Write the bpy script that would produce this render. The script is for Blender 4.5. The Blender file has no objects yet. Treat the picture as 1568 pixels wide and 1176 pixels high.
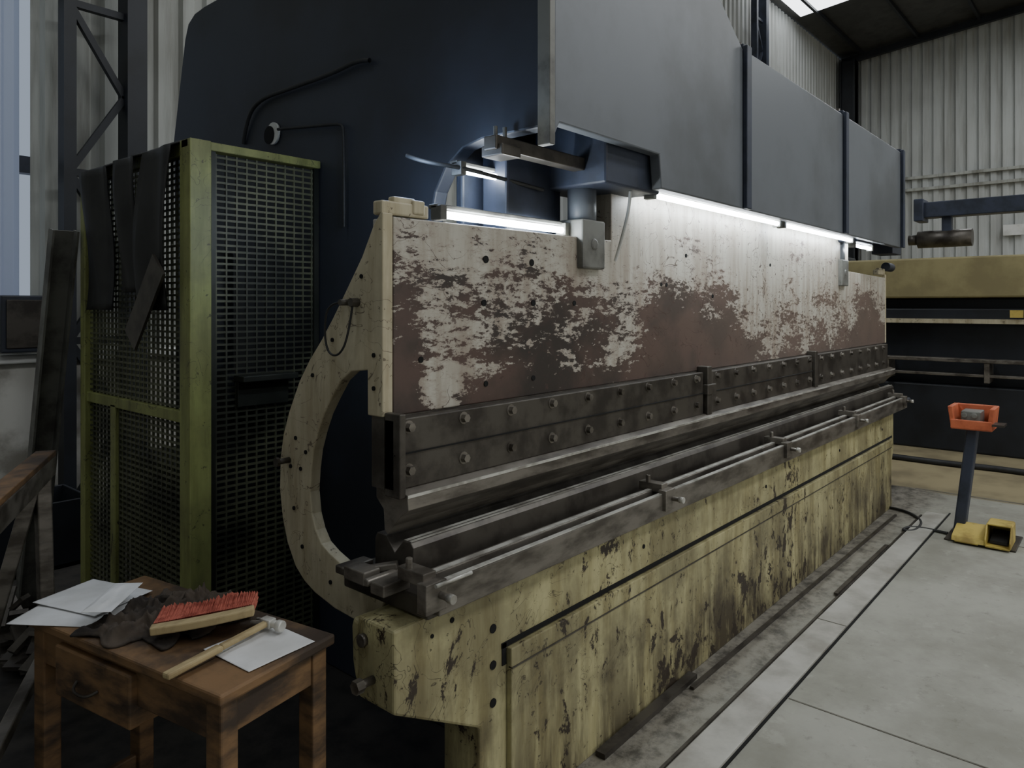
import bpy, bmesh, math, random
from mathutils import Vector, Matrix, noise as mnoise
random.seed(7)
scene = bpy.context.scene
R = math.radians

# ------------------------------------------------------------ helpers
def S(r, g, b):
    def c(v):
        v /= 255.0
        return v/12.92 if v <= 0.04045 else ((v+0.055)/1.055)**2.4
    return (c(r), c(g), c(b), 1.0)

class M:
    def __init__(self):
        self.bm = bmesh.new()
    def box(self, x0, x1, y0, y1, z0, z1):
        vs = [self.bm.verts.new(p) for p in
              ((x0,y0,z0),(x1,y0,z0),(x1,y1,z0),(x0,y1,z0),(x0,y0,z1),(x1,y0,z1),(x1,y1,z1),(x0,y1,z1))]
        for f in ((0,3,2,1),(4,5,6,7),(0,1,5,4),(1,2,6,5),(2,3,7,6),(3,0,4,7)):
            self.bm.faces.new([vs[i] for i in f])
        return self
    def beam(self, p0, p1, w, h, up=(0,0,1)):
        p0, p1 = Vector(p0), Vector(p1)
        t = (p1-p0).normalized(); up = Vector(up)
        if abs(t.dot(up)) > 0.98: up = Vector((1,0,0))
        s = t.cross(up).normalized()*w/2; n = s.cross(t).normalized()*h/2
        vs = [self.bm.verts.new(p) for p in (p0-s-n,p0+s-n,p0+s+n,p0-s+n,p1-s-n,p1+s-n,p1+s+n,p1-s+n)]
        for f in ((0,3,2,1),(4,5,6,7),(0,1,5,4),(1,2,6,5),(2,3,7,6),(3,0,4,7)):
            self.bm.faces.new([vs[i] for i in f])
        return self
    def cyl(self, p0, p1, r, seg=16, r2=None):
        p0, p1 = Vector(p0), Vector(p1)
        if r2 is None: r2 = r
        t = (p1-p0).normalized()
        a = Vector((0,0,1)) if abs(t.z) < 0.9 else Vector((1,0,0))
        u = t.cross(a).normalized(); v = t.cross(u)
        A, B = [], []
        for i in range(seg):
            k = 2*math.pi*i/seg
            o = u*math.cos(k)+v*math.sin(k)
            A.append(self.bm.verts.new(p0+o*r)); B.append(self.bm.verts.new(p1+o*r2))
        for i in range(seg):
            j = (i+1) % seg
            f = self.bm.faces.new((A[i],A[j],B[j],B[i])); f.smooth = seg > 8
        self.bm.faces.new(A[::-1]); self.bm.faces.new(B)
        return self
    def prism(self, pts, axis, a0, a1):
        def P(p, a):
            if axis == 'X': return (a, p[0], p[1])
            if axis == 'Y': return (p[0], a, p[1])
            return (p[0], p[1], a)
        A = [self.bm.verts.new(P(p, a0)) for p in pts]
        B = [self.bm.verts.new(P(p, a1)) for p in pts]
        n = len(pts)
        for i in range(n):
            j = (i+1) % n
            self.bm.faces.new((A[i],A[j],B[j],B[i]))
        self.bm.faces.new(A[::-1]); self.bm.faces.new(B)
        return self
    def done(self, name, parent=None, mat=None, bevel=0.0, loc=None):
        bmesh.ops.recalc_face_normals(self.bm, faces=self.bm.faces[:])
        me = bpy.data.meshes.new(name); self.bm.to_mesh(me); self.bm.free()
        ob = bpy.data.objects.new(name, me); scene.collection.objects.link(ob)
        if mat: me.materials.append(mat)
        if parent: ob.parent = parent
        if loc: ob.location = loc
        if bevel > 0:
            b = ob.modifiers.new('bev', 'BEVEL'); b.width = bevel; b.segments = 2
            b.limit_method = 'ANGLE'; b.angle_limit = R(40)
        return ob

def empty(name, loc=(0,0,0), rz=0):
    e = bpy.data.objects.new(name, None); scene.collection.objects.link(e)
    e.location = loc; e.rotation_euler = (0,0,rz); e.empty_display_size = 0.1
    return e

def tube(name, pts, r, mat, parent=None, smooth=True):
    cu = bpy.data.curves.new(name, 'CURVE'); cu.dimensions = '3D'
    cu.bevel_depth = r; cu.bevel_resolution = 3; cu.resolution_u = 8
    if smooth:
        sp = cu.splines.new('NURBS'); sp.points.add(len(pts)-1); sp.order_u = 3; sp.use_endpoint_u = True
    else:
        sp = cu.splines.new('POLY'); sp.points.add(len(pts)-1)
    for i, p in enumerate(pts): sp.points[i].co = (*p, 1)
    cu.materials.append(mat)
    ob = bpy.data.objects.new(name, cu); scene.collection.objects.link(ob)
    if parent: ob.parent = parent
    return ob

# ------------------------------------------------------------ materials
def newmat(name):
    m = bpy.data.materials.new(name); m.use_nodes = True
    nt = m.node_tree; b = nt.nodes['Principled BSDF']
    return m, nt, b
def N(nt, t, **kw):
    n = nt.nodes.new(t)
    for k, v in kw.items(): setattr(n, k, v)
    return n
def pos(nt, scale=(1,1,1)):
    g = N(nt, 'ShaderNodeNewGeometry'); mp = N(nt, 'ShaderNodeMapping')
    mp.inputs['Scale'].default_value = scale
    nt.links.new(g.outputs['Position'], mp.inputs['Vector'])
    return mp.outputs['Vector'], g.outputs['Position']
def nz(nt, vec, scale, detail=4, rough=0.55, dist=0.0):
    n = N(nt, 'ShaderNodeTexNoise'); n.inputs['Scale'].default_value = scale
    n.inputs['Detail'].default_value = detail; n.inputs['Roughness'].default_value = rough
    n.inputs['Distortion'].default_value = dist
    nt.links.new(vec, n.inputs['Vector']); return n.outputs['Fac']
def rng(nt, val, a, b, c=0.0, d=1.0, smooth=True):
    n = N(nt, 'ShaderNodeMapRange'); n.interpolation_type = 'SMOOTHSTEP' if smooth else 'LINEAR'
    for i, v in ((1,a),(2,b),(3,c),(4,d)): n.inputs[i].default_value = v
    nt.links.new(val, n.inputs[0]); return n.outputs[0]
def mth(nt, op, a, b=None, c=None):
    n = N(nt, 'ShaderNodeMath', operation=op)
    for i, v in enumerate((a, b, c)):
        if v is None: continue
        if isinstance(v, (int, float)): n.inputs[i].default_value = v
        else: nt.links.new(v, n.inputs[i])
    return n.outputs[0]
def mixc(nt, fac, a, b):
    n = N(nt, 'ShaderNodeMix', data_type='RGBA')
    if isinstance(fac, (int, float)): n.inputs[0].default_value = fac
    else: nt.links.new(fac, n.inputs[0])
    for i, v in ((6,a),(7,b)):
        if isinstance(v, tuple): n.inputs[i].default_value = v
        else: nt.links.new(v, n.inputs[i])
    return n.outputs[2]
def bump(nt, b, h, strength=0.3, dist=0.01):
    n = N(nt, 'ShaderNodeBump'); n.inputs['Strength'].default_value = strength
    n.inputs['Distance'].default_value = dist
    nt.links.new(h, n.inputs['Height']); nt.links.new(n.outputs[0], b.inputs['Normal'])

def plain(name, col, rough=0.6, metal=0.0, col2=None, scale=6, sc=(1,1,1), lo=0.4, hi=0.65, bmp=0.1):
    m, nt, b = newmat(name)
    v, p = pos(nt, sc); f = nz(nt, v, scale, 6, 0.6)
    if col2 is None: col2 = tuple(c*0.6 for c in col[:3])+(1,)
    nt.links.new(mixc(nt, rng(nt, f, lo, hi), col, col2), b.inputs['Base Color'])
    b.inputs['Roughness'].default_value = rough; b.inputs['Metallic'].default_value = metal
    if bmp: bump(nt, b, f, bmp)
    return m
def emis(name, col, st):
    m, nt, b = newmat(name)
    b.inputs['Base Color'].default_value = col
    b.inputs['Emission Color'].default_value = col; b.inputs['Emission Strength'].default_value = st
    return m

def worn_ram():
    m, nt, b = newmat('worn_cream_paint_on_primer')
    v, p = pos(nt, (1.0, 1.0, 1.0)); vs, _ = pos(nt, (2.6, 2.6, 7.5)); vv, _ = pos(nt, (9, 9, 1.2))
    vb, _ = pos(nt, (5.0, 5.0, 12.0))
    sep = N(nt, 'ShaderNodeSeparateXYZ'); nt.links.new(p, sep.inputs[0])
    n1 = nz(nt, vs, 1.7, 9, 0.76, 0.2)
    n3 = nz(nt, vb, 4.0, 6, 0.72, 0.2)
    n2 = nz(nt, v, 1.6, 2, 0.5)
    bias = rng(nt, sep.outputs['Z'], 1.34, 1.62, 0.075, 0.0, False)
    bias2 = rng(nt, sep.outputs['Z'], 1.66, 1.86, 0.0, -0.13, False)
    patch = mth(nt, 'MULTIPLY', mth(nt, 'SUBTRACT', n2, 0.48), 0.40)
    edge = rng(nt, sep.outputs['X'], 1.46, 1.58, 0.13, 0.0)
    low = rng(nt, sep.outputs['Z'], 1.66, 1.80, 1.0, 0.0)
    s = mth(nt, 'ADD', mth(nt, 'ADD', mth(nt, 'ADD', mth(nt,'MULTIPLY', n1, 0.6), mth(nt,'MULTIPLY', n3, 0.4)), mth(nt,'ADD',bias,bias2)), mth(nt, 'ADD', patch, mth(nt, 'MULTIPLY', edge, low)))
    worn = rng(nt, s, 0.497, 0.509)
    rub = rng(nt, s, 0.42, 0.51)
    ns = nz(nt, v, 4.5, 3, 0.5, 1.6); ns2 = nz(nt, vs, 1.9, 2, 0.5, 2.2)
    scr = rng(nt, mth(nt, 'ABSOLUTE', mth(nt, 'SUBTRACT', ns, 0.5)), 0.002, 0.007, 1, 0)
    scr2 = rng(nt, mth(nt, 'ABSOLUTE', mth(nt, 'SUBTRACT', ns2, 0.52)), 0.001, 0.005, 1, 0)
    nm = nz(nt, v, 2.2, 2)
    scr = mth(nt, 'MAXIMUM', mth(nt, 'MULTIPLY', scr, rng(nt, nm, 0.44, 0.52)), mth(nt, 'MULTIPLY', scr2, rng(nt, nm, 0.50, 0.40)))
    spk = rng(nt, nz(nt, v, 26, 4, 0.65), 0.655, 0.675)
    drip = nz(nt, vv, 1.5, 4, 0.6)
    cream = mixc(nt, rng(nt, drip, 0.35, 0.7), S(190,186,174), S(160,150,136))
    cream = mixc(nt, mth(nt, 'MULTIPLY', rub, 0.40), cream, S(136,116,104))
    under = mixc(nt, rng(nt, nz(nt, v, 3.0, 5), 0.38, 0.60), S(88,70,63), S(56,49,45))
    under = mixc(nt, rng(nt, sep.outputs['X'], 2.2, 4.6, 0.0, 0.65, False), under, S(122,107,98))
    c = mixc(nt, worn, cream, under)
    c = mixc(nt, mth(nt, 'MULTIPLY', scr, 0.8), c, S(72,54,48))
    c = mixc(nt, mth(nt, 'MULTIPLY', spk, 0.8), c, S(80,62,56))
    nt.links.new(c, b.inputs['Base Color'])
    b.inputs['Roughness'].default_value = 0.42
    bump(nt, b, mth(nt, 'MULTIPLY', worn, -1), 0.25, 0.004)
    return m

def worn_yellow(name, paint, paint2, dark, thr=0.60, z0=0.0, z1=0.45, grime=0.22, low_b=0.05, sc=7.5):
    m, nt, b = newmat(name)
    v, p = pos(nt); vs, _ = pos(nt, (1.6, 1.6, 1.0)); vv, _ = pos(nt, (7, 7, 0.9))
    sep = N(nt, 'ShaderNodeSeparateXYZ'); nt.links.new(p, sep.inputs[0])
    n1 = nz(nt, vs, sc, 10, 0.74, 0.4)
    low = rng(nt, sep.outputs['Z'], z0, z1, low_b, 0.0, False)
    big = mth(nt, 'MULTIPLY', mth(nt, 'SUBTRACT', nz(nt, v, 1.7, 2), 0.5), 0.30)
    s = mth(nt, 'ADD', n1, mth(nt, 'ADD', low, big))
    chip = rng(nt, s, thr, thr+0.015)
    halo = rng(nt, s, thr-0.07, thr)
    drip = nz(nt, vv, 1.6, 5, 0.65)
    ns = nz(nt, v, 5.5, 3, 0.5, 1.8)
    scr = mth(nt, 'MULTIPLY', rng(nt, mth(nt, 'ABSOLUTE', mth(nt, 'SUBTRACT', ns, 0.5)), 0.002, 0.006, 1, 0), rng(nt, nz(nt, v, 2.6, 2), 0.46, 0.54))
    c = mixc(nt, rng(nt, drip, 0.38, 0.70), paint, paint2)
    c = mixc(nt, mth(nt, 'MULTIPLY', halo, 0.4), c, paint2)
    gn = rng(nt, nz(nt, vv, 0.9, 6, 0.7), 0.36, 0.58)
    gl = rng(nt, sep.outputs['Z'], z0, z1, grime*3.2, 0.0, False)
    gr = mth(nt, 'ADD', mth(nt, 'MULTIPLY', gl, gn), mth(nt, 'MULTIPLY', rng(nt, nz(nt, v, 2.5, 6, 0.65), 0.40, 0.66), grime*1.7))
    c = mixc(nt, gr, c, S(78,70,52))
    c = mixc(nt, chip, c, dark)
    c = mixc(nt, mth(nt, 'MULTIPLY', scr, 0.7), c, dark)
    spk = rng(nt, nz(nt, v, 30, 4, 0.65), 0.65, 0.67)
    c = mixc(nt, mth(nt, 'MULTIPLY', spk, 0.7), c, dark)
    nt.links.new(c, b.inputs['Base Color']); b.inputs['Roughness'].default_value = 0.5
    bump(nt, b, mth(nt, 'MULTIPLY', chip, -1), 0.3, 0.004)
    return m

MAT_RAM = worn_ram()
MAT_BED = worn_yellow('worn_yellow_paint', S(194,187,142), S(152,142,100), S(56,47,37), 0.60, 0.0, 0.6, 0.29)
MAT_CREAM = worn_yellow('aged_cream_paint', S(196,187,160), S(166,154,124), S(70,54,42), 0.70, -1, -0.5, 0.14)
MAT_NAVY = plain('dark_navy_enamel', S(50,54,64), 0.5, 0.0, S(42,44,50), 1.2, bmp=0.03)
MAT_BEAM = plain('grey_enamel_beam', S(108,112,118), 0.42, 0.0, S(90,93,96), 1.1, bmp=0.02)
MAT_BEAMEDGE = plain('scuffed_grey_paint', S(120,120,114), 0.5, 0.1, S(80,78,74), 5)
MAT_STEEL = plain('oiled_tool_steel', S(132,126,117), 0.38, 0.5, S(84,78,71), 7, (0.6,1,2), 0.38, 0.65)
MAT_BRIGHT = plain('bright_steel', S(210,208,200), 0.35, 0.3, S(150,146,138), 9)
MAT_DKSTEEL = plain('grimy_dark_steel', S(88,83,76), 0.42, 0.45, S(60,55,50), 7)
MAT_BLACK = plain('black_rubber', S(46,46,46), 0.6, 0, S(32,32,32), 5)
MAT_HOLE = plain('hole_dark', S(10,9,8), 0.9, 0, S(6,6,6), 5, bmp=0)
MAT_GREEN = worn_yellow('lime_green_paint', S(148,154,94), S(118,124,70), S(56,54,40), 0.68, -1, -0.5, 0.25)
MAT_MESH = plain('mesh_olive_steel', S(98,100,78), 0.5, 0.2, S(54,56,46), 2.2)
MAT_MESHD = plain('mesh_frame_dark', S(50,52,46), 0.5, 0.3, S(34,36,30), 3)
MAT_WOOD = plain('worn_brown_wood', S(130,100,68), 0.6, 0, S(60,48,38), 5, (1,1,3), 0.35, 0.66, 0.25)
MAT_WOODL = plain('pale_wood', S(176,158,118), 0.7, 0, S(136,118,84), 6, (1,4,1))
MAT_PAPER = plain('paper', S(222,222,222), 0.8, 0, S(200,199,196), 3, bmp=0)
MAT_RED = plain('red_bristles', S(198,116,98), 0.95, 0, S(160,82,68), 30, (1,1,1), bmp=0.6)
MAT_DKCLOTH = plain('dark_oily_cloth', S(78,68,58), 0.95, 0, S(42,37,33), 8, bmp=0.3)
MAT_ORANGE = plain('orange_paint', S(206,112,76), 0.5, 0, S(170,84,54), 5)
MAT_YEL = plain('safety_yellow', S(196,174,90), 0.5, 0, S(152,130,64), 7)
MAT_BLUE = plain('blue_paint', S(56,62,78), 0.5, 0, S(42,47,58), 5)
MAT_DARKM = plain('blackish_blue_paint', S(36,39,45), 0.5, 0, S(28,30,34), 3)
MAT_TAN = plain('tan_yellow_paint', S(158,148,106), 0.6, 0, S(134,124,88), 2)
MAT_WHITE = plain('white_plastic', S(210,210,206), 0.5, 0, S(190,190,184), 3)
MAT_LAMP = emis('fluorescent_tube_glow', (0.86,0.94,1.0,1), 48)
MAT_SKYL = emis('skylight_glow', (0.92,0.96,1.0,1), 4)

def sheetmat(name, a, b2, streak=0.5):
    m, nt, b = newmat(name)
    v, p = pos(nt); vv, _ = pos(nt, (3.2,3.2,0.25)); 
    f = nz(nt, vv, 1.3, 6, 0.65); g = nz(nt, v, 0.5, 3)
    c = mixc(nt, rng(nt, f, 0.4, 0.7), a, b2)
    c = mixc(nt, mth(nt,'MULTIPLY', rng(nt, g, 0.45, 0.65), streak), c, b2)
    nt.links.new(c, b.inputs['Base Color']); b.inputs['Roughness'].default_value = 0.55
    return m
MAT_SHEET = sheetmat('corrugated_sheet_metal', S(188,191,189), S(160,161,157))
MAT_SHEETL = sheetmat('grimy_corrugated_sheet', S(184,186,180), S(118,117,108))
MAT_ROOF = sheetmat('dark_roof_sheet', S(74,74,72), S(54,54,52))
m, nt, b = newmat('translucent_sheet')
b.inputs['Base Color'].default_value = S(150,158,172)
b.inputs['Emission Color'].default_value = S(170,184,214); b.inputs['Emission Strength'].default_value = 0.17
MAT_TRANS = m
MAT_MASON = plain('whitewashed_masonry', S(210,208,200), 0.85, 0, S(140,136,126), 2.2, bmp=0.3)

def floor_mat():
    m, nt, b = newmat('stained_concrete')
    v, p = pos(nt); sep = N(nt, 'ShaderNodeSeparateXYZ'); nt.links.new(p, sep.inputs[0])
    c = mixc(nt, rng(nt, nz(nt, v, 1.6, 8, 0.65), 0.35, 0.68), S(164,163,152), S(136,134,123))
    sp = rng(nt, nz(nt, v, 14, 6, 0.7), 0.56, 0.72)
    c = mixc(nt, mth(nt,'MULTIPLY', sp, 0.45), c, S(98,95,85))
    pale = rng(nt, nz(nt, v, 6, 6, 0.7), 0.58, 0.66)
    c = mixc(nt, mth(nt,'MULTIPLY', pale, 0.3), c, S(182,180,170))
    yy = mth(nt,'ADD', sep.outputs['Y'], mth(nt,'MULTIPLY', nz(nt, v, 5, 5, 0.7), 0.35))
    oil_shade = rng(nt, yy, 1.30, 1.60)
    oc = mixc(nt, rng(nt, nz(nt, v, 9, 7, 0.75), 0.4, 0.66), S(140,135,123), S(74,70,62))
    oc = mixc(nt, rng(nt, yy, 1.65, 1.95), oc, mixc(nt, rng(nt, nz(nt, v, 7, 6, 0.7), 0.4, 0.66), S(52,48,43), S(30,28,26)))  # oily tone darkened further: shade at the machine put into the colour
    c = mixc(nt, oil_shade, c, oc)
    tan = rng(nt, mth(nt,'ADD', sep.outputs['X'], mth(nt,'MULTIPLY', nz(nt, v, 1.5, 4), 0.3)), 7.4, 7.46)
    c = mixc(nt, tan, c, mixc(nt, rng(nt, nz(nt, v, 2, 6), 0.4, 0.65), S(156,144,112), S(128,118,92)))
    nt.links.new(c, b.inputs['Base Color']); b.inputs['Roughness'].default_value = 0.62
    bump(nt, b, nz(nt, v, 30, 4), 0.12, 0.004)
    return m
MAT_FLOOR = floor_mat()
MAT_JOINT = plain('joint_dirt', S(92,88,79), 0.9, 0, S(124,120,110), 8, lo=0.3, hi=0.7)
MAT_PLATE = plain('galvanised_cover_plate', S(186,184,176), 0.5, 0.1, S(146,142,132), 4, lo=0.35, hi=0.75)

# ------------------------------------------------------------ building shell
X0, X1, Y0, Y1 = -5.0, 20.6, -12.0, 6.0
EAVE, RIDGE, YR = 8.24, 9.1, -3.0
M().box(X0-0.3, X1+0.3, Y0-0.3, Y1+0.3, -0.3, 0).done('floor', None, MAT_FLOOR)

def corr(name, axis, a0, a1, plane, z0, z1, mat, parent, pitch=0.2, depth=0.035, side=1, zf=None):
    bm = bmesh.new(); prof = []
    a = a0
    while a < a1-1e-6:
        for f, d in ((0,0),(0.30,0),(0.42,1),(0.88,1)):
            if a+f*pitch <= a1: prof.append((a+f*pitch, plane+side*depth*d))
        a += pitch
    lo, hi = [], []
    for q, w in prof:
        p = (q, w) if axis == 'X' else (w, q)
        zt = z1 if zf is None else zf(q)
        lo.append(bm.verts.new((*p, z0))); hi.append(bm.verts.new((*p, zt)))
    for i in range(len(lo)-1): bm.faces.new((lo[i], lo[i+1], hi[i+1], hi[i]))
    me = bpy.data.meshes.new(name); bm.to_mesh(me); bm.free(); me.materials.append(mat)
    ob = bpy.data.objects.new(name, me); scene.collection.objects.link(ob); ob.parent = parent
    return ob

wb = empty('wall_back')
MASH = 1.31
corr('sheet_left', 'X', X0, 0.9, Y1, MASH, EAVE, MAT_SHEETL, wb, side=-1)
corr('sheet_translucent', 'X', 0.9, 1.66, Y1, MASH+0.35, 3.9, MAT_TRANS, wb, side=-1)
M().box(0.9, 1.66, Y1-0.03, Y1+0.02, 3.9, EAVE).box(0.9,1.66,Y1-0.03,Y1+0.02,MASH,MASH+0.35).done('infill', wb, MAT_SHEETL)
corr('sheet_mid', 'X', 1.66, 7.1, Y1, MASH, EAVE, MAT_SHEETL, wb, side=-1)
corr('sheet_far', 'X', 7.1, X1, Y1, MASH, EAVE, MAT_SHEET, wb, side=-1)
M().box(X0, X1, Y1-0.12, Y1+0.2, 0, MASH-0.05).done('masonry', wb, MAT_MASON)
M().box(X0, X1, Y1-0.18, Y1+0.2, MASH-0.06, MASH).done('masonry_coping', wb, MAT_WHITE, 0.01)
g = M()
for z in (2.6, 4.0, 5.4, 6.8): g.box(X0, X1, Y1+0.005, Y1+0.1, z, z+0.12)
g.done('girts', wb, MAT_BLUE)

we = empty('wall_end')
gz = lambda y: (EAVE+(Y1-y)/(Y1-YR)*(RIDGE-EAVE)) if y > YR else (EAVE+(y-Y0)/(YR-Y0)*(RIDGE-EAVE))
corr('gable_sheet', 'Y', Y0, Y1, X1, 2.2, 9, MAT_SHEET, we, pitch=0.24, depth=0.06, side=-1, zf=gz)
M().box(X1-0.1, X1+0.2, Y0, Y1, 0, 2.2).done('masonry', we, MAT_MASON)
g = M()
g.box(X1-0.14, X1-0.05, Y0, Y1, 4.55, 4.62); g.box(X1-0.14, X1-0.05, Y0, Y1, 4.85, 4.92)
g.box(X1-0.14, X1-0.05, Y0, Y1, 2.6, 2.75)
g.done('purlin', we, MAT_SHEETL)
M().box(X0, X1, Y0-0.2, Y0, 0, EAVE).done('wall_front', None, MAT_SHEET)
M().prism([(Y0,0),(Y1,0),(Y1,EAVE),(YR,RIDGE),(Y0,EAVE)], 'X', X0-0.2, X0).done('wall_rear', None, MAT_SHEET)

ce = empty('ceiling')
g = M()
g.prism([(Y1+0.2,EAVE),(YR,RIDGE),(Y0-0.2,EAVE),(Y0-0.2,EAVE+0.1),(YR,RIDGE+0.1),(Y1+0.2,EAVE+0.1)], 'X', X0, X1+0.1)
g.done('roof_sheet', ce, MAT_ROOF)
g = M(); y = Y1-0.6
while y > YR:
    zz = gz(y); g.box(X0, X1, y-0.03, y+0.03, zz-0.10, zz-0.01); y -= 1.3
for x in (2.0, 8.0, 14.0, 20.3):
    g.beam((x, Y1-0.1, EAVE-0.12), (x, YR, RIDGE-0.12), 0.12, 0.16)
    g.beam((x, Y0+0.1, EAVE-0.12), (x, YR, RIDGE-0.12), 0.12, 0.16)
g.done('rafters', ce, MAT_DARKM)
g = M()
for xa, xb in ((2.6, 7.4), (13.8, 16.7)):
    g.prism([(5.75,gz(5.75)-0.02),(4.3,gz(4.3)-0.02),(4.3,gz(4.3)-0.05),(5.75,gz(5.75)-0.05)], 'X', xa, xb)
g.done('skylight_panels', ce, MAT_SKYL)

def lattice(name, x, y, w=0.45):
    e = empty(name)
    g = M()
    g.box(x-0.03, x+0.05, y-0.06, y+0.06, 0, EAVE-0.3)
    g.box(x+w-0.07, x+w+0.07, y-0.09, y+0.09, 0, EAVE-0.3)
    z = 0.2; k = 0
    while z < EAVE-0.9:
        a, b_ = (x+0.02, x+w-0.06) if k % 2 == 0 else (x+w-0.06, x+0.02)
        g.beam((a, y, z), (b_, y, z+0.60), 0.045, 0.045)
        if k % 2 == 1: g.beam((x+0.02, y, z+0.60), (x+w-0.06, y, z+0.60), 0.05, 0.05)
        z += 0.60; k += 1
    g.done('lattice', e, MAT_DARKM if x < 5 else MAT_BLUE); return e
lattice('lattice_column', 1.80, 5.72)
for x in (8.0, 14.0): lattice('lattice_column', x, 5.72)
M().box(20.0, 20.25, 5.5, 5.85, 0, EAVE-0.2).box(19.92,20.33,5.5,5.53,0,EAVE-0.2).box(19.92,20.33,5.82,5.85,0,EAVE-0.2).done('corner_steel_column', None, MAT_DARKM)

# floor joints
g = M()
g.box(-3, 7.3, 0.10, 0.108, 0, 0.002).box(3.05, 3.058, -6, 1.1, 0, 0.002).box(6.0,6.010,-6,1.1,0,0.002).box(7.3,7.33,-6,1.5,0,0.002).box(-3,7.3,-2.9,-2.888,0,0.002)
g.done('floor_joints', None, MAT_JOINT)

# cover plate strip + rails by the machine
e = empty('floor_cover_plates')
g = M(); xs = [-0.6, 1.6, 3.9, 6.5]
for i in range(3): g.box(xs[i]+0.004, xs[i+1]-0.004, 1.115, 1.255, 0.0, 0.016)
g.done('plates', e, MAT_PLATE, 0.002)
M().box(-0.6, 6.6, 1.105, 1.115, 0, 0.006).done('edge_gap', e, MAT_HOLE)
g = M(); g.beam((2.2,1.475,0.012),(2.95,1.485,0.012),0.04,0.02); g.beam((2.85,1.44,0.008),(6.25,1.42,0.008),0.018,0.012); g.beam((4.3,1.285,0.014),(5.4,1.283,0.014),0.022,0.012)
g.beam((1.2,1.275,0.004),(6.4,1.272,0.004),0.012,0.008)
g.done('loose_rails', e, MAT_DKSTEEL)

# ------------------------------------------------------------ PRESS BRAKE
pb = empty('press_brake')
YB = 1.53
g = M()
g.prism([(1.28,0.76),(1.28,0.53),(1.62,0.345),(1.62,0.0),(6.62,0.0),(6.55,0.25),(6.66,0.45),(6.66,0.76)], 'Y', YB, YB+0.16)
g.done('bed_plate', pb, MAT_BED, 0.008)
g = M(); g.prism([(1.745,0.553),(1.745,0.0),(6.5,0.0),(6.5,0.553)], 'Y', YB-0.022, YB)
g.done('bed_cover_plate', pb, MAT_BED, 0.004)
M().box(1.72, 6.6, YB-0.003, YB+0.01, 0.555, 0.572).box(1.722,1.742,YB-0.003,YB+0.01,0.5,0.57).done('bed_groove', pb, MAT_HOLE)
M().box(1.745, 6.5, YB-0.026, YB-0.01, 0.49, 0.494).done('bed_groove_low', pb, MAT_DKSTEEL)
g = M()
for z in (0.634, 0.519, 0.40): g.cyl((1.68,YB-0.003,z),(1.68,YB+0.01,z),0.014)
g.cyl((1.50,YB-0.003,0.72),(1.50,YB+0.01,0.72),0.008); g.cyl((1.42,YB-0.003,0.70),(1.42,YB+0.01,0.70),0.006)
for x in (2.6,3.9,5.2,6.3): g.cyl((x,YB-0.003,0.66),(x,YB+0.01,0.66),0.009)
g.done('bed_holes', pb, MAT_HOLE)
g = M(); g.cyl((1.28,1.62,0.60),(1.22,1.62,0.60),0.012,12).cyl((1.24,1.62,0.60),(1.215,1.62,0.60),0.020,6)
g.cyl((1.28,1.66,0.70),(1.265,1.66,0.70),0.018,12)
g.done('bed_end_bolts', pb, MAT_STEEL)
M().prism([(1.69,0.60),(1.69,0.74),(1.715,0.75),(1.725,0.72),(1.72,0.62),(1.705,0.56)], 'X', 1.282, 1.36).done('bed_lug', pb, MAT_BED, 0.01)
M().box(2.02, 6.3, YB+0.16, 2.1, 0.0, 0.72).done('bed_core', pb, MAT_NAVY)

# table + die
g = M()
g.box(1.376, 6.92, 1.50, 1.89, 0.765, 0.825)
g.done('table_top', pb, MAT_DKSTEEL, 0.006)
g = M(); g.box(1.40, 6.90, 1.478, 1.508, 0.775, 0.868); g.done('front_bar', pb, MAT_STEEL, 0.004)
g = M(); g.box(1.44, 6.95, 1.535, 1.56, 0.825, 0.875).box(1.45,6.9,1.575,1.60,0.825,0.862); g.done('clamping_rail', pb, MAT_STEEL, 0.004)
M().box(1.44, 6.95, 1.538, 1.557, 0.8755, 0.8785).box(1.40,6.90,1.480,1.498,0.8685,0.8715).done('rail_wear_highlight', pb, MAT_BRIGHT)  # thin pale strips painting the highlights along the worn rail edges
g = M()
g.prism([(1.63,0.825),(1.63,0.925),(1.642,0.94),(1.675,0.94),(1.715,0.895),(1.755,0.94),(1.80,0.94),(1.81,0.92),(1.81,0.825)], 'X', 1.437, 7.1)
g.done('v_die', pb, MAT_DKSTEEL, 0.003)
M().box(1.44, 7.1, 1.642, 1.652, 0.9405, 0.942).box(1.44,7.1,1.662,1.674,0.9405,0.942).done('die_wear_highlight', pb, MAT_BRIGHT)  # highlights on the worn die shoulders, put in as pale strips
g = M()
for x in (1.37, 2.70, 4.07, 5.42, 6.78):
    g.box(x-0.02, x+0.03, 1.49, 1.60, 0.868, 0.905)
    g.box(x-0.035, x+0.045, 1.462, 1.50, 0.80, 0.885)
    g.cyl((x+0.02,1.49,0.845),(x+0.02,1.425,0.845),0.010,12)
    g.cyl((x-0.01,1.56,0.90),(x-0.01,1.56,0.935),0.011,6)
g.done('die_clamps', pb, MAT_STEEL, 0.003)
g = M()
for x in (1.37, 2.70, 4.07, 5.42, 6.78): g.cyl((x+0.02,1.43,0.845),(x+0.02,1.41,0.845),0.013,12)
g.cyl((1.36,1.45,0.88),(1.50,1.45,0.88),0.006,10)
g.done('clamp_studs', pb, MAT_BRIGHT)
g = M(); g.box(1.30,1.40,1.60,1.66,0.825,0.86).box(1.31,1.37,1.70,1.80,0.83,0.87).box(1.33,1.44,1.82,1.87,0.825,0.85).cyl((1.30,1.68,0.85),(1.44,1.68,0.85),0.012).beam((1.32,1.80,0.845),(1.42,1.68,0.87),0.03,0.02)
g.done('die_end_stops', pb, MAT_STEEL, 0.004)

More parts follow.
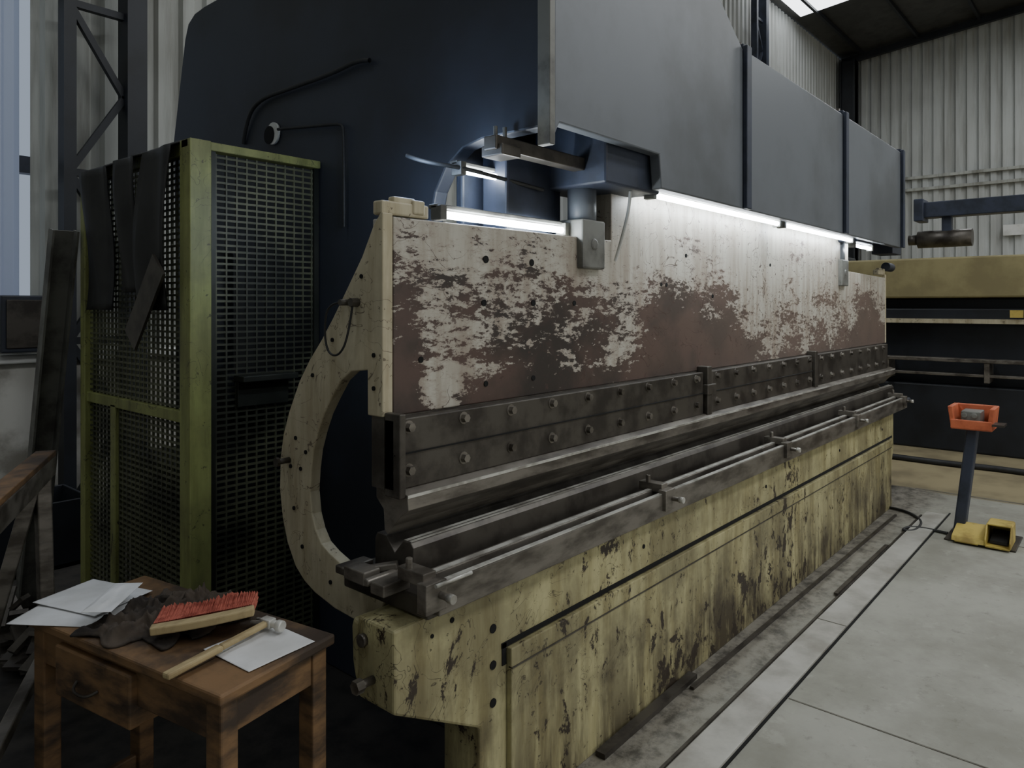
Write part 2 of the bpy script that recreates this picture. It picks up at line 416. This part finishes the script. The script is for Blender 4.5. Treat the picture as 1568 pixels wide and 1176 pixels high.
# ram
g = M()
g.prism([(1.42,1.316),(7.1,1.316),(7.1,1.90),(6.0,1.92),(6.0,2.5),(2.62,2.5),(2.62,1.93),(1.42,1.92)], 'Y', 1.70, 1.80)
g.done('ram_plate', pb, MAT_RAM, 0.004)
g = M()
for x, z, r in ((1.83,1.81,0.013),(2.08,1.81,0.013),(1.82,1.66,0.012),(2.09,1.66,0.012),(2.35,1.66,0.01),(1.83,1.38,0.010),(2.09,1.38,0.01),(3.05,1.75,0.009),(3.1,1.75,0.009),(3.6,1.7,0.01),(1.53,1.48,0.01),(3.3,1.9,0.01),(4.4,1.9,0.01)):
    g.cyl((x,1.697,z),(x,1.705,z),r,12)
g.done('ram_bolt_holes', pb, MAT_HOLE)
g = M()
g.box(1.385, 3.40, 1.655, 1.70, 1.10, 1.312).box(3.50, 5.03, 1.655, 1.70, 1.10, 1.312).box(5.12, 7.0, 1.655, 1.70, 1.10, 1.312)
g.done('punch_clamp_plates', pb, MAT_DKSTEEL, 0.004)
M().box(1.385, 7.0, 1.70, 1.76, 1.10, 1.316).done('clamp_backing', pb, MAT_DKSTEEL)
M().box(1.385,3.40,1.650,1.656,1.205,1.209).box(3.5,5.03,1.650,1.656,1.205,1.209).done('clamp_seam', pb, MAT_HOLE)
g = M()
x = 1.44; i = 0
while x < 6.95:
    if not (3.40 < x < 3.50 or 5.03 < x < 5.12):
        for z in (1.285, 1.155): 
            g.cyl((x,1.655,z),(x,1.636,z),0.014,6); g.cyl((x,1.657,z),(x,1.652,z),0.02,14)
    x += 0.235; i += 1
g.done('clamp_bolts', pb, MAT_STEEL)
g = M()
g.prism([(1.655,1.10),(1.625,1.088),(1.620,1.045),(1.655,1.02),(1.69,0.985),(1.70,0.968),(1.715,0.955),(1.73,0.968),(1.735,1.03),(1.77,1.06),(1.77,1.10)], 'X', 1.41, 7.12)
g.done('punch_tool', pb, MAT_STEEL, 0.002)
M().box(1.41, 7.12, 1.6215, 1.6245, 1.080, 1.089).done('punch_wear_highlight', pb, MAT_BRIGHT)  # pale strip painted as the highlight along the worn punch bevel
M().box(1.385,1.41,1.63,1.70,1.08,1.33).box(3.42,3.47,1.64,1.70,1.08,1.34).box(3.40,3.5,1.63,1.66,1.20,1.25).box(5.05,5.1,1.64,1.70,1.08,1.34).done('clamp_spacers', pb, MAT_DKSTEEL, 0.004)

# measuring C frames (cream)
outer = [(1.700,1.93),(1.71,1.93),(1.743,1.895),(1.80,1.80),(1.872,1.708),(1.95,1.61),(2.013,1.538),(2.08,1.47),(2.14,1.395),(2.204,1.284),(2.24,1.20),(2.258,1.118),(2.262,1.01),(2.245,0.914),(2.215,0.835),(2.164,0.762),(2.11,0.725),(2.05,0.702),(1.94,0.68),(1.839,0.674),(1.70,0.66)]
inner = [(1.70,0.80),(1.906,0.832),(1.965,0.85),(2.013,0.872),(2.045,0.91),(2.067,0.959),(2.078,1.03),(2.072,1.10),(2.058,1.17),(2.031,1.235),(2.00,1.295),(1.959,1.35),(1.91,1.41),(1.856,1.444),(1.773,1.453),(1.772,1.316),(1.700,1.316)]
for xx in (1.378, 7.102):
    M().prism(outer+inner, 'X', xx, xx+0.04).done('c_frame', pb, MAT_CREAM, 0.004)
for xa, xb in ((1.380,1.57),(6.9,7.12)):
    M().box(xa, xb, 1.705, 1.75, 1.925, 1.968).box(xa+0.05, xa+0.14, 1.71, 1.74, 1.96, 1.985).box(xb-0.07,xb-0.02,1.70,1.73,1.935,1.98).done('c_frame_cap', pb, MAT_CREAM, 0.006)
g = M()
for y, z in ((1.80,1.74),(1.95,1.54),(2.06,1.42),(2.16,1.20),(2.19,1.10),(2.10,1.16),(2.17,0.96),(2.12,0.84),(1.96,0.76),(1.74,1.50),(1.74,1.40),(2.13,1.10)):
    g.cyl((1.380,y,z),(1.374,y,z),0.007,10)
g.done('c_frame_holes', pb, MAT_HOLE)
g = M(); g.cyl((1.38,2.20,1.12),(1.33,2.20,1.12),0.010,10).cyl((1.335,2.20,1.12),(1.325,2.20,1.12),0.016,8).cyl((1.38,1.86,1.66),(1.34,1.86,1.66),0.010,10).cyl((1.38,1.82,1.66),(1.35,1.82,1.66),0.014,8)
g.done('c_frame_studs', pb, MAT_DKSTEEL)
tube('sensor_wire', [(1.35,1.86,1.66),(1.34,1.92,1.66),(1.345,1.95,1.58),(1.35,1.94,1.50),(1.35,1.88,1.49),(1.35,1.83,1.55),(1.36,1.82,1.66)], 0.0035, MAT_BLACK, pb)

# side frames
throat = [(1.56,2.27),(1.84,2.27),(1.94,2.25),(2.03,2.19),(2.09,2.10),(2.12,1.98),(2.14,1.7),(2.20,1.2),(2.12,0.95),(2.02,0.80),(1.95,0.74),(1.72,0.74),(1.72,0)]
side = [(4.30,0),(4.39,2.64),(4.24,3.22),(4.20,3.30),(4.12,3.34),(4.0,3.35),(1.56,3.35)] + throat
M().prism(side, 'X', 1.96, 2.03).done('side_frame', pb, MAT_NAVY, 0.008)
side2 = [(4.30,0),(4.39,2.3),(4.2,2.7),(3.8,2.9),(1.56,2.93)] + throat
M().prism(side2, 'X', 6.45, 6.52).done('side_frame_far', pb, MAT_NAVY, 0.008)
# upper beam
g = M()
g.prism([(1.96,3.35),(1.96,2.23),(1.99,2.28),(2.68,2.28),(2.70,2.14),(6.80,2.14),(6.80,2.95),(3.52,2.95),(2.9,3.35)], 'Y', 1.50, 1.55)
g.done('upper_beam_front', pb, MAT_BEAM, 0.006)
M().prism([(1.50,2.20),(1.50,3.35),(1.555,3.35),(1.555,2.20)], 'X', 1.935, 1.965).done('beam_end_edge', pb, MAT_BEAMEDGE, 0.003)
g = M()
g.box(2.03, 6.80, 1.55, 2.4, 2.88, 2.94).box(6.76, 6.80, 1.55, 2.4, 2.2, 2.9)
g.box(2.03, 6.45, 2.0, 2.06, 2.2, 2.9)
g.done('beam_box', pb, MAT_NAVY)
g = M()
for x in (3.55, 5.20, 6.79):
    g.box(x-0.03, x+0.03, 1.475, 1.50, 2.14, 2.965)
    g.box(x-0.02, x+0.05, 1.50, 1.60, 2.95, 2.98)
g.done('beam_ribs', pb, MAT_BLUE, 0.005)
g = M()
for x in (3.6, 5.25): g.cyl((x,1.56,2.95),(x,1.56,3.01),0.02,10)
g.done('lifting_eyes', pb, MAT_DKSTEEL)
for x in (2.37, 5.75):
    M().box(x, x+0.42, 1.56, 1.92, 2.13, 2.50).done('cylinder_housing', pb, MAT_BLUE, 0.01)
    M().cyl((x+0.09,1.74,2.14),(x+0.09,1.74,1.96),0.06,24).done('piston_rod', pb, MAT_BEAM)
    M().box(x+0.0, x+0.16, 1.67, 1.80, 1.80, 2.0).cyl((x+0.08,1.665,1.9),(x+0.08,1.68,1.9),0.025,16).done('ram_lug', pb, MAT_BEAMEDGE, 0.015)
M().box(1.84, 2.37, 1.66, 1.72, 2.19, 2.24).box(1.85,1.95,1.64,1.74,2.17,2.21).done('valve_bracket', pb, MAT_DKSTEEL, 0.005)
M().cyl((1.88,1.70,2.24),(1.88,1.70,2.28),0.008,8).cyl((1.93,1.70,2.24),(1.93,1.70,2.285),0.008,8).done('bracket_bolts', pb, MAT_BEAMEDGE)
M().box(2.10, 2.45, 1.84, 1.97, 1.93, 2.26).done('valve_block', pb, MAT_BLUE, 0.01)
M().box(2.04, 2.40, 2.02, 2.06, 1.5, 2.3).done('throat_back_plate', pb, MAT_BLUE, 0.01)
tube('hydraulic_cable', [(2.62,1.60,2.28),(2.62,1.60,2.1),(2.62,1.64,1.95),(2.62,1.68,1.84)], 0.007, MAT_WHITE, pb)
tube('hydraulic_hose', [(1.75,2.02,2.20),(1.76,1.95,2.17),(1.9,1.88,2.16),(2.1,1.85,2.14),(2.3,1.82,2.12)], 0.008, MAT_BLACK, pb)

# lamps
def lamp(name, xa, xb, y, z):
    M().cyl((xa,y,z),(xb,y,z),0.013,12).done(name+'_tube', pb, MAT_LAMP)
    M().box(xa-0.03,xb+0.03,y+0.0,y+0.04,z+0.02,z+0.035).box(xa-0.03,xa,y-0.02,y+0.03,z-0.02,z+0.03).box(xb,xb+0.03,y-0.02,y+0.03,z-0.02,z+0.03).done(name+'_fixture', pb, MAT_BEAMEDGE, 0.003)
lamp('lamp_a', 1.68, 2.34, 1.755, 1.955)
lamp('lamp_b', 1.92, 2.14, 1.90, 2.155)
lamp('lamp_c', 2.80, 4.25, 1.60, 2.135)
lamp('lamp_d', 4.35, 5.70, 1.60, 2.135)
lamp('lamp_e', 5.85, 6.3, 1.62, 2.11)

# conduits on side frame
tube('conduit', [(1.95,3.55,2.50),(1.94,3.50,2.62),(1.94,3.38,2.70),(1.94,3.1,2.70),(1.94,2.75,2.70),(1.94,2.55,2.72),(1.94,2.48,2.70)], 0.010, MAT_BLACK, pb)
tube('conduit_low', [(1.94,3.2,2.52),(1.94,2.75,2.47),(1.94,2.68,2.46),(1.94,2.66,2.43),(1.94,2.66,2.0)], 0.007, MAT_BLACK, pb)
M().cyl((1.957,3.26,2.51),(1.945,3.26,2.51),0.055,24).done('frame_hole_light', pb, MAT_WHITE)  # white disc painting the light in a round frame hole
M().cyl((1.944,3.285,2.505),(1.940,3.285,2.505),0.045,24).done('frame_hole_dark', pb, MAT_HOLE)

g = M(); g.cyl((7.12,1.70,2.0),(7.30,1.70,2.0),0.04,16).box(6.85,7.15,1.58,1.75,2.1,2.25).cyl((6.9,1.5,0.83),(7.05,1.5,0.83),0.02,12)
g.done('end_actuator', pb, MAT_NAVY, 0.005)

# ------------------------------------------------------------ mesh guard cage
cg = empty('machine_guard_cage')
CX, CY, CXB, CYB, CH = 1.38, 2.89, 1.955, 4.05, 2.32
g = M()
g.box(CX-0.045, CX+0.045, CY-0.045, CY+0.045, 0, CH)
g.box(CX-0.03, CX+0.03, CYB-0.03, CYB+0.03, 0, CH)
g.box(CX-0.02, CX+0.02, 3.66, 3.72, 0, 1.18)
g.box(CX-0.045, CXB, CY-0.03, CY+0.03, CH-0.035, CH)
g.box(CX-0.02, CX+0.02, CY, CYB, 1.165, 1.215)
g.box(CX-0.02, CX+0.02, CY, CYB, CH-0.05, CH)
g.box(CX-0.02, CX+0.02, CY, CYB, 0.08, 0.13)
g.done('posts_and_rails', cg, MAT_GREEN, 0.004)
g = M(); g.box(CXB-0.025, CXB, CY-0.015, CY+0.015, 0, CH-0.03); g.box(CX+0.045,CX+0.075,CY-0.02,CY+0.02,0,CH-0.03)
g.box(CX+0.045,CXB,CY-0.02,CY+0.02,0.08,0.13)
g.done('panel_frame', cg, MAT_MESHD)
g = M()
z = 0.13
while z < CH-0.05:
    g.box(CX+0.05, CXB-0.02, CY-0.004, CY+0.004, z, z+0.009)
    g.box(CX-0.004, CX+0.004, CY+0.03, CYB-0.03, z, z+0.009)
    z += 0.026
x = CX+0.08
while x < CXB-0.03:
    g.box(x, x+0.007, CY-0.005, CY+0.005, 0.1, CH-0.04); x += 0.046
y = CY+0.07
while y < CYB-0.05:
    g.box(CX-0.005, CX+0.005, y, y+0.007, 0.1, CH-0.04); y += 0.046
g.done('slotted_mesh', cg, MAT_MESH)
g = M(); g.box(1.52, 1.90, 3.0, 3.9, 0.0, 0.9).cyl((1.65,3.3,0.9),(1.65,3.3,1.9),0.10,20).cyl((1.75,3.6,0.9),(1.75,3.6,1.6),0.08,20).box(1.60,1.9,3.05,3.2,0.9,1.35)
g.done('hydraulic_unit', cg, MAT_DARKM, 0.01)
g = M(); g.box(1.54, 1.80, 2.80, 2.885, 1.33, 1.355).box(1.55,1.79,2.865,2.883,1.22,1.33)
g.done('small_shelf', cg, MAT_MESHD, 0.003)
def flap(name, y0, y1, zb, lean, seed):
    bm = bmesh.new(); nU, nV = 6, 22; rows = []
    for j in range(nV+1):
        t = j/nV; row = []
        for i in range(nU+1):
            s = i/nU; y = y0+(y1-y0)*s + lean*t
            off = 0.03+0.035*math.sin(t*3.0+seed)*t+0.012*math.sin(s*6+seed+t*4)
            if t < 0.06: px, pz = CX+0.10-t/0.06*0.15, CH+0.015
            else: px, pz = CX-0.035-off, CH+0.01-(t-0.06)/0.94*(CH-zb)
            row.append(bm.verts.new((px, y, pz)))
        rows.append(row)
    for j in range(nV):
        for i in range(nU):
            f = bm.faces.new((rows[j][i],rows[j][i+1],rows[j+1][i+1],rows[j+1][i])); f.smooth = True
    me = bpy.data.meshes.new(name); bm.to_mesh(me); bm.free(); me.materials.append(MAT_BLACK)
    ob = bpy.data.objects.new(name, me); scene.collection.objects.link(ob); ob.parent = cg
    so = ob.modifiers.new('s','SOLIDIFY'); so.thickness = 0.008
flap('rubber_flap_a', 2.95, 3.22, 1.62, 0.10, 0.3)
flap('rubber_flap_b', 3.32, 3.52, 1.70, 0.05, 1.7)
flap('rubber_flap_c', 3.66, 3.98, 1.62, -0.02, 2.6)
M().beam((1.29,3.02,1.82),(1.29,3.30,1.50),0.13,0.012,(1,0,0)).done('grey_belt', cg, MAT_DKSTEEL)

# ------------------------------------------------------------ wooden table and items
TC = Vector((0.922, 2.05, 0)); TA = R(10.5)
tb = empty('wooden_work_table', TC, TA)
M().box(-0.185,0.185,-0.43,0.43,0.722,0.75).done('top', tb, MAT_WOOD, 0.006)
g = M(); g.box(-0.165,-0.145,-0.40,0.40,0.62,0.722).box(0.145,0.165,-0.40,0.40,0.62,0.722).box(-0.16,0.16,-0.405,-0.385,0.63,0.722).box(-0.16,0.16,0.385,0.405,0.62,0.722)
g.done('apron', tb, MAT_WOOD, 0.003)
g = M()
for sx in (-1,1):
    for sy in (-1,1):
        g.box(sx*0.145-0.025, sx*0.145+0.025, sy*0.385-0.028, sy*0.385+0.028, 0, 0.722)
g.box(-0.145,0.145,-0.395,-0.375,0.15,0.20).box(-0.145,0.145,0.375,0.395,0.15,0.2).box(-0.155,-0.135,-0.385,0.385,0.15,0.2)
g.done('legs', tb, MAT_WOOD, 0.005)
M().box(-0.185,0.10,-0.08,0.27,0.565,0.705).done('drawer', tb, MAT_WOOD, 0.005)
tube('drawer_handle', [(-0.185,0.06,0.63),(-0.205,0.07,0.62),(-0.208,0.11,0.615),(-0.205,0.15,0.62),(-0.185,0.16,0.63)], 0.004, MAT_DKSTEEL, tb)

def W(lx, ly, z=0.75):
    c, s = math.cos(TA), math.sin(TA)
    return Vector((TC.x+lx*c-ly*s, TC.y+lx*s+ly*c, z))
def cloth(name, lx, ly, w, h, rz, mat, z=0.75, amp=0.02, fr=14, thick=0.006, seed=0, irregular=0.0, lift=0.006, tilt=0, fold=0.0):
    bm = bmesh.new(); n = 44; rows = []
    for j in range(n+1):
        row = []
        for i in range(n+1):
            s, t = i/n-0.5, j/n-0.5
            ang = math.atan2(t, s)
            k = 1+irregular*(mnoise.noise(Vector((math.cos(ang)*1.6+seed, math.sin(ang)*1.6, seed*2.1))))*2
            q = Vector((s*3.2+seed, t*3.2, seed*1.3))
            ridge = 1-abs(mnoise.noise(q))*2.2
            ridge2 = 1-abs(mnoise.noise(q*2.3+Vector((5,1,2))))*2.2
            a = amp*(0.5+0.5*math.sin(fr*(s*0.9+t*0.35)+seed+2.5*mnoise.noise(Vector((s*3,t*3,seed)))))
            a += fold*(max(0,ridge)**2*0.7+max(0,ridge2)**2*0.4)
            edge = 1-max(abs(s),abs(t))*2
            row.append(bm.verts.new((s*w*k, t*h*k, lift+a*(0.12+0.88*min(1,edge*3.0)))))
        rows.append(row)
    for j in range(n):
        for i in range(n):
            f = bm.faces.new((rows[j][i],rows[j][i+1],rows[j+1][i+1],rows[j+1][i])); f.smooth = True
    me = bpy.data.meshes.new(name); bm.to_mesh(me); bm.free(); me.materials.append(mat)
    ob = bpy.data.objects.new(name, me); scene.collection.objects.link(ob)
    ob.location = W(lx, ly, z); ob.rotation_euler = (tilt,0,TA+rz)
    if thick:
        so = ob.modifiers.new('s','SOLIDIFY'); so.thickness = thick; so.offset = -1
    return ob
cloth('paper_sheet', -0.10, 0.33, 0.19, 0.27, 0.45, MAT_PAPER, amp=0.003, fr=5, thick=0.001, seed=1, lift=0.003)
cloth('paper_sheet', -0.02, 0.37, 0.20, 0.26, 0.15, MAT_PAPER, z=0.758, amp=0.004, fr=5, thick=0.001, seed=2, lift=0.003)
cloth('paper_sheet', 0.03, -0.31, 0.20, 0.20, -0.1, MAT_PAPER, amp=0.003, fr=5, thick=0.001, seed=4, lift=0.003)
cloth('dark_work_rag', -0.035, 0.07, 0.24, 0.26, 0.3, MAT_DKCLOTH, amp=0.008, fr=11, seed=5, irregular=0.35, fold=0.045)
cloth('dark_work_rag', 0.075, 0.0, 0.20, 0.34, -0.2, MAT_DKCLOTH, amp=0.012, fr=9, seed=6.4, irregular=0.3, fold=0.055)
cloth('paper_sheet', -0.06, 0.20, 0.08, 0.21, -0.95, MAT_PAPER, z=0.806, amp=0.006, fr=4, thick=0.001, seed=3, lift=0.002)

# hand brush : curved wooden back, red bristles
br = empty('red_bristle_brush', W(-0.02, -0.150, 0.812))
br.rotation_euler = (R(2), R(-6), TA+R(-46))
g = M(); pts = []
for i in range(17):
    t = i/16; pts.append((-0.13+0.26*t, -0.028-0.010*math.sin(math.pi*t)))
for i in range(17):
    t = 1-i/16; pts.append((-0.13+0.26*t, 0.0-0.006*math.sin(math.pi*t)))
g.prism(pts, 'Z', -0.014, 0.008)
g.done('wooden_back', br, MAT_WOODL, 0.004)
bm = bmesh.new()
rb = random.Random(3)
for i in range(110):
    for j in range(6):
        x = -0.125+0.25*(i+rb.random()*0.8)/110; z = -0.012+0.004*j
        L = 0.095+0.008*rb.random()+0.010*math.sin(i*0.10); dx = rb.uniform(-0.006,0.006); dz = rb.uniform(-0.004,0.004)
        p0 = Vector((x,-0.004,z)); p1 = Vector((x+dx, L, z+dz-0.004)); w_ = 0.0028
        vs = [bm.verts.new(q) for q in (p0+Vector((-w_,0,-w_)),p0+Vector((w_,0,-w_)),p0+Vector((0,0,w_)),p1+Vector((-w_,0,-w_)),p1+Vector((w_,0,-w_)),p1+Vector((0,0,w_)))]
        for f in ((0,1,4,3),(1,2,5,4),(2,0,3,5),(3,4,5)): bm.faces.new([vs[k] for k in f])
me = bpy.data.meshes.new('bristles'); bm.to_mesh(me); bm.free(); me.materials.append(MAT_RED)
ob = bpy.data.objects.new('bristles', me); scene.collection.objects.link(ob); ob.parent = br

# claw hammer: handle and head
hm = empty('claw_hammer')
a, b_ = W(-0.215,-0.27,0.768), W(0.10,-0.262,0.776)
M().beam(a, a.lerp(b_,0.5), 0.026, 0.016).beam(a.lerp(b_,0.5), b_, 0.020, 0.015).done('handle', hm, MAT_WOODL, 0.005)
d = (b_-a).normalized(); n = Vector((-d.y, d.x, 0))
g = M(); g.cyl(b_+n*-0.055, b_+n*-0.035, 0.015, 16).cyl(b_+n*-0.036, b_+n*-0.015, 0.011, 16)
g.beam(b_+n*-0.018, b_+n*0.02, 0.026, 0.024)
g.beam(b_+n*0.018+d*0.006, b_+n*0.06+d*0.014+Vector((0,0,-0.008)), 0.009, 0.008); g.beam(b_+n*0.018-d*0.006, b_+n*0.06-d*0.008+Vector((0,0,-0.008)), 0.009, 0.008)
g.done('head', hm, MAT_BRIGHT, 0.003)

# ------------------------------------------------------------ left clutter
e = empty('leaning_steel_channel')
g = M()
a, b_ = Vector((1.255,4.60,0.0)), Vector((1.275,4.10,2.03))
g.beam(a, b_, 0.12, 0.012, (0,1,0))
g.beam(a+Vector((-0.055,-0.03,0)), b_+Vector((-0.055,-0.03,0)), 0.01, 0.06, (0,1,0)); g.beam(a+Vector((0.055,-0.03,0)), b_+Vector((0.055,-0.03,0)), 0.01, 0.06, (0,1,0))
g.done('channel', e, MAT_BEAMEDGE)
e = empty('steel_trestle')
g = M()
g.beam((0.95,3.26,1.02),(0.50,2.36,1.02),0.08,0.08)
for p in ((0.92,3.18),(0.55,2.48)):
    g.beam((p[0],p[1],1.0),(p[0]+0.02,p[1]-0.02,0),0.05,0.05); g.beam((p[0]-0.02,p[1],1.0),(p[0]-0.25,p[1]+0.1,0),0.05,0.05)
g.beam((0.93,3.14,0.35),(0.58,2.46,0.35),0.04,0.04)
g.done('frame', e, MAT_STEEL, 0.005)
M().beam((0.95,3.24,1.070),(0.52,2.40,1.070),0.07,0.022).done('wood_plank', e, MAT_WOOD, 0.003)
e = empty('scrap_bin')
g = M()
g.prism([(0.95,0.0),(1.70,0.0),(1.75,0.42),(0.90,0.42)], 'Y', 5.1, 5.12); g.prism([(0.95,0.0),(1.70,0.0),(1.75,0.42),(0.90,0.42)], 'Y', 5.58, 5.6)
g.box(0.95,1.70,5.1,5.6,0,0.03).beam((0.94,5.35,0.0),(0.905,5.35,0.42),0.5,0.02,(1,0,0)).beam((1.71,5.35,0.0),(1.745,5.35,0.42),0.5,0.02,(1,0,0)).box(1.0,1.65,5.15,5.55,0.1,0.3)
g.done('bin', e, MAT_DARKM, 0.004)
e = empty('wall_electrical_box')
M().box(1.42,1.72,5.74,5.86,1.33,1.72).done('box', e, MAT_NAVY, 0.01)
M().box(1.45,1.69,5.73,5.742,1.36,1.69).done('door', e, MAT_DKSTEEL, 0.005)
e = empty('steel_offcut_pile')
g = M()
for i in range(26):
    x = random.uniform(1.02,1.14); y = random.uniform(3.55,4.3); z = random.uniform(0.02,0.25); a = random.uniform(0,6.28); L = random.uniform(.05,.12)
    g.beam((x-L*math.cos(a),y-L*math.sin(a),0.02+z*0.3),(x+L*math.cos(a),y+L*math.sin(a),z),random.uniform(.03,.10),0.02)
g.done('pieces', e, MAT_DKSTEEL)

# ------------------------------------------------------------ pedal stand
ps = empty('foot_pedal_stand')
px, py = 6.08, 0.90
M().box(px-0.24, px+0.16, py-0.30, py+0.12, 0, 0.012).done('base_plate', ps, MAT_DKSTEEL, 0.004)
M().beam((px-0.02,py+0.06,0.01),(px+0.02,py-0.02,0.78),0.10,0.07,(0,1,0)).done('post', ps, MAT_BLUE, 0.01)
g = M(); g.box(px-0.11,px+0.13,py-0.15,py+0.10,0.77,0.785)
g.prism([(py-0.15,0.785),(py-0.12,0.785),(py-0.135,0.93),(py-0.165,0.93)],'X',px-0.11,px+0.13)
g.prism([(py+0.07,0.785),(py+0.10,0.785),(py+0.12,0.93),(py+0.09,0.93)],'X',px-0.11,px+0.13)
g.box(px+0.11,px+0.14,py-0.15,py+0.10,0.785,0.93).box(px-0.12,px-0.10,py-0.15,py+0.10,0.775,0.84)
g.done('orange_tray', ps, MAT_ORANGE, 0.006)
M().box(px-0.09,px+0.08,py-0.08,py+0.04,0.785,0.90).cyl((px-0.10,py-0.04,0.87),(px-0.08,py-0.04,0.87),0.02).cyl((px-0.1,py+0.02,0.87),(px-0.08,py+0.02,0.87),0.02).done('control_box', ps, MAT_BEAMEDGE, 0.006)
M().box(px-0.12,px+0.02,py-0.22,py-0.15,0.81,0.825).done('side_handle', ps, MAT_DKSTEEL)
pts = [(px-0.28,0.02),(px-0.02,0.02),(px-0.02,0.15),(px-0.20,0.15),(px-0.28,0.06)]
for dy, cov in ((-0.20, 1), (-0.02, 0)):
    yy = py+dy
    g = M()
    if cov:
        g.prism(pts,'Y',yy-0.075,yy-0.065); g.prism(pts,'Y',yy+0.065,yy+0.075)
        g.box(px-0.20,px-0.02,yy-0.07,yy+0.07,0.145,0.155).box(px-0.03,px-0.02,yy-0.07,yy+0.07,0.02,0.15)
    else:
        g.prism([(px-0.28,0.02),(px-0.02,0.02),(px-0.02,0.10),(px-0.26,0.05)],'Y',yy-0.105,yy+0.09)
    g.box(px-0.28,px-0.02,yy-0.07,yy+0.07,0.012,0.025)
    g.done('pedal_cover', ps, MAT_YEL, 0.004)
    if cov: M().prism([(px-0.22,0.03),(px-0.05,0.03),(px-0.05,0.09),(px-0.22,0.05)],'Y',yy-0.05,yy+0.05).done('pedal', ps, MAT_BLACK)
tube('pedal_cable', [(px-0.1,py+0.12,0.012),(px-0.05,py+0.35,0.012),(px-0.25,py+0.40,0.012),(px-0.2,py+0.30,0.012),(px+0.15,py+0.32,0.012),(px+0.4,py+0.55,0.012),(px+0.35,py+0.80,0.012)], 0.010, MAT_BLACK, ps)

# ------------------------------------------------------------ second machine across the aisle
sm = empty('plate_bending_machine')
MX = 9.4
M().box(MX, MX+0.9, -5.0, 2.9, 1.74, 2.20).done('yellow_beam', sm, MAT_TAN, 0.02)
M().box(MX+0.25, MX+1.2, -5.0, 3.0, 0.0, 1.74).done('body', sm, MAT_DARKM, 0.02)
M().box(MX+0.05, MX+0.25, -5.0, 2.8, 0.0, 0.75).box(MX+0.1,MX+0.25,-5,2.8,1.45,1.62).done('lower_bed', sm, MAT_DARKM, 0.02)
g = M(); g.box(MX-0.06, MX+0.1, -5.0, 2.7, 1.02, 1.06).box(MX-0.02,MX+0.1,-5,2.7,0.86,0.89)
for y in (2.2,1.2,0.2,-1,-2.2): g.box(MX-0.05,MX+0.27,y,y+0.05,0.80,1.02)
g.done('gauge_rails', sm, MAT_STEEL, 0.004)
M().box(MX+0.02, MX+0.12, -5.0, 2.75, 1.45, 1.50).done('cream_strip', sm, MAT_CREAM)
for y in (2.9,-5.2): M().box(MX-0.05, MX+1.2, y, y+0.18, 0, 2.3).done('end_frame', sm, MAT_DARKM, 0.02)
M().box(MX-0.01,MX,0.9,1.02,1.52,1.60).done('yellow_label', sm, MAT_YEL)
tube('floor_hose', [(8.6,2.6,0.03),(8.5,1.6,0.03),(8.6,0.9,0.03),(8.4,0.2,0.03),(8.5,-1.0,0.03)], 0.03, MAT_BLACK, sm)
g = M(); g.box(9.55, 9.75, -3.0, 1.95, 2.68, 2.86); g.box(9.55,9.75,-3.0,-2.85,2.2,2.7)
g.done('jib_arm', sm, MAT_BLUE, 0.01)
M().box(9.5, 9.8, 1.87, 1.97, 2.64, 2.90).box(9.6,9.7,1.6,1.7,2.5,2.7).done('jib_brackets', sm, MAT_BLUE, 0.01)
M().cyl((9.65,1.40,2.43),(9.65,1.95,2.43),0.10,20).cyl((9.65,1.95,2.43),(9.65,2.05,2.43),0.06,16).done('jib_motor', sm, MAT_DKSTEEL)
sg = empty('wall_sign')
M().box(X1-0.17,X1-0.15,1.9,2.35,3.3,3.55).done('panel', sg, MAT_WHITE)

# ------------------------------------------------------------ lights
def area(name, loc, rot, sx, sy, w, col=(1,1,1)):
    l = bpy.data.lights.new(name, 'AREA'); l.shape = 'RECTANGLE'; l.size = sx; l.size_y = sy; l.energy = w; l.color = col
    o = bpy.data.objects.new(name, l); scene.collection.objects.link(o); o.location = loc; o.rotation_euler = rot
    return o
for x, y, w in ((4,-4,225),(10,-3,290),(16,-1,250),(16,-8,170),(4,-9,130),(-2,-4,70)):  # unseen overhead fill lights added under the roof, here and just below
    area('roof_fill_light', (x,y,8.0), (0,0,0), 5, 1.5, w, (0.95,0.98,1.0))
area('roof_fill_light', (4.5,4.6,8.0), (0,0,0), 4.5, 1.2, 110, (0.9,0.95,1.0))
area('roof_fill_light', (-1.5,2.5,8.0), (0,R(-15),0), 3, 1.5, 60, (0.85,0.92,1.0))
area('front_fill_light', (5,-11.5,2.6), (R(90),0,0), 7, 4, 170, (1.0,0.98,0.93))  # unseen camera-side fill added for the machine front; no door is modelled
def point(name, loc, w, col, r=0.06):
    l = bpy.data.lights.new(name, 'POINT'); l.energy = w; l.color = col; l.shadow_soft_size = r
    o = bpy.data.objects.new(name, l); scene.collection.objects.link(o); o.location = loc; o.parent = pb
point('throat_fill_light', (1.70, 1.92, 2.14), 5.0, (0.50,0.68,1.0))  # bluish fill added to lift the side frame around the throat

w = bpy.data.worlds.new('World'); scene.world = w; w.use_nodes = True
w.node_tree.nodes['Background'].inputs[0].default_value = (0.6,0.7,0.85,1)
w.node_tree.nodes['Background'].inputs[1].default_value = 0.5

# ------------------------------------------------------------ camera
cd = bpy.data.cameras.new('Camera'); cam = bpy.data.objects.new('Camera', cd); scene.collection.objects.link(cam)
cam.location = (0,0,1.65); cam.rotation_euler = (R(90),0,R(40.8-90))
cd.sensor_width = 36; cd.lens = 25.37; cd.shift_y = -0.0765
cd.clip_start = 0.05; cd.clip_end = 200
scene.camera = cam
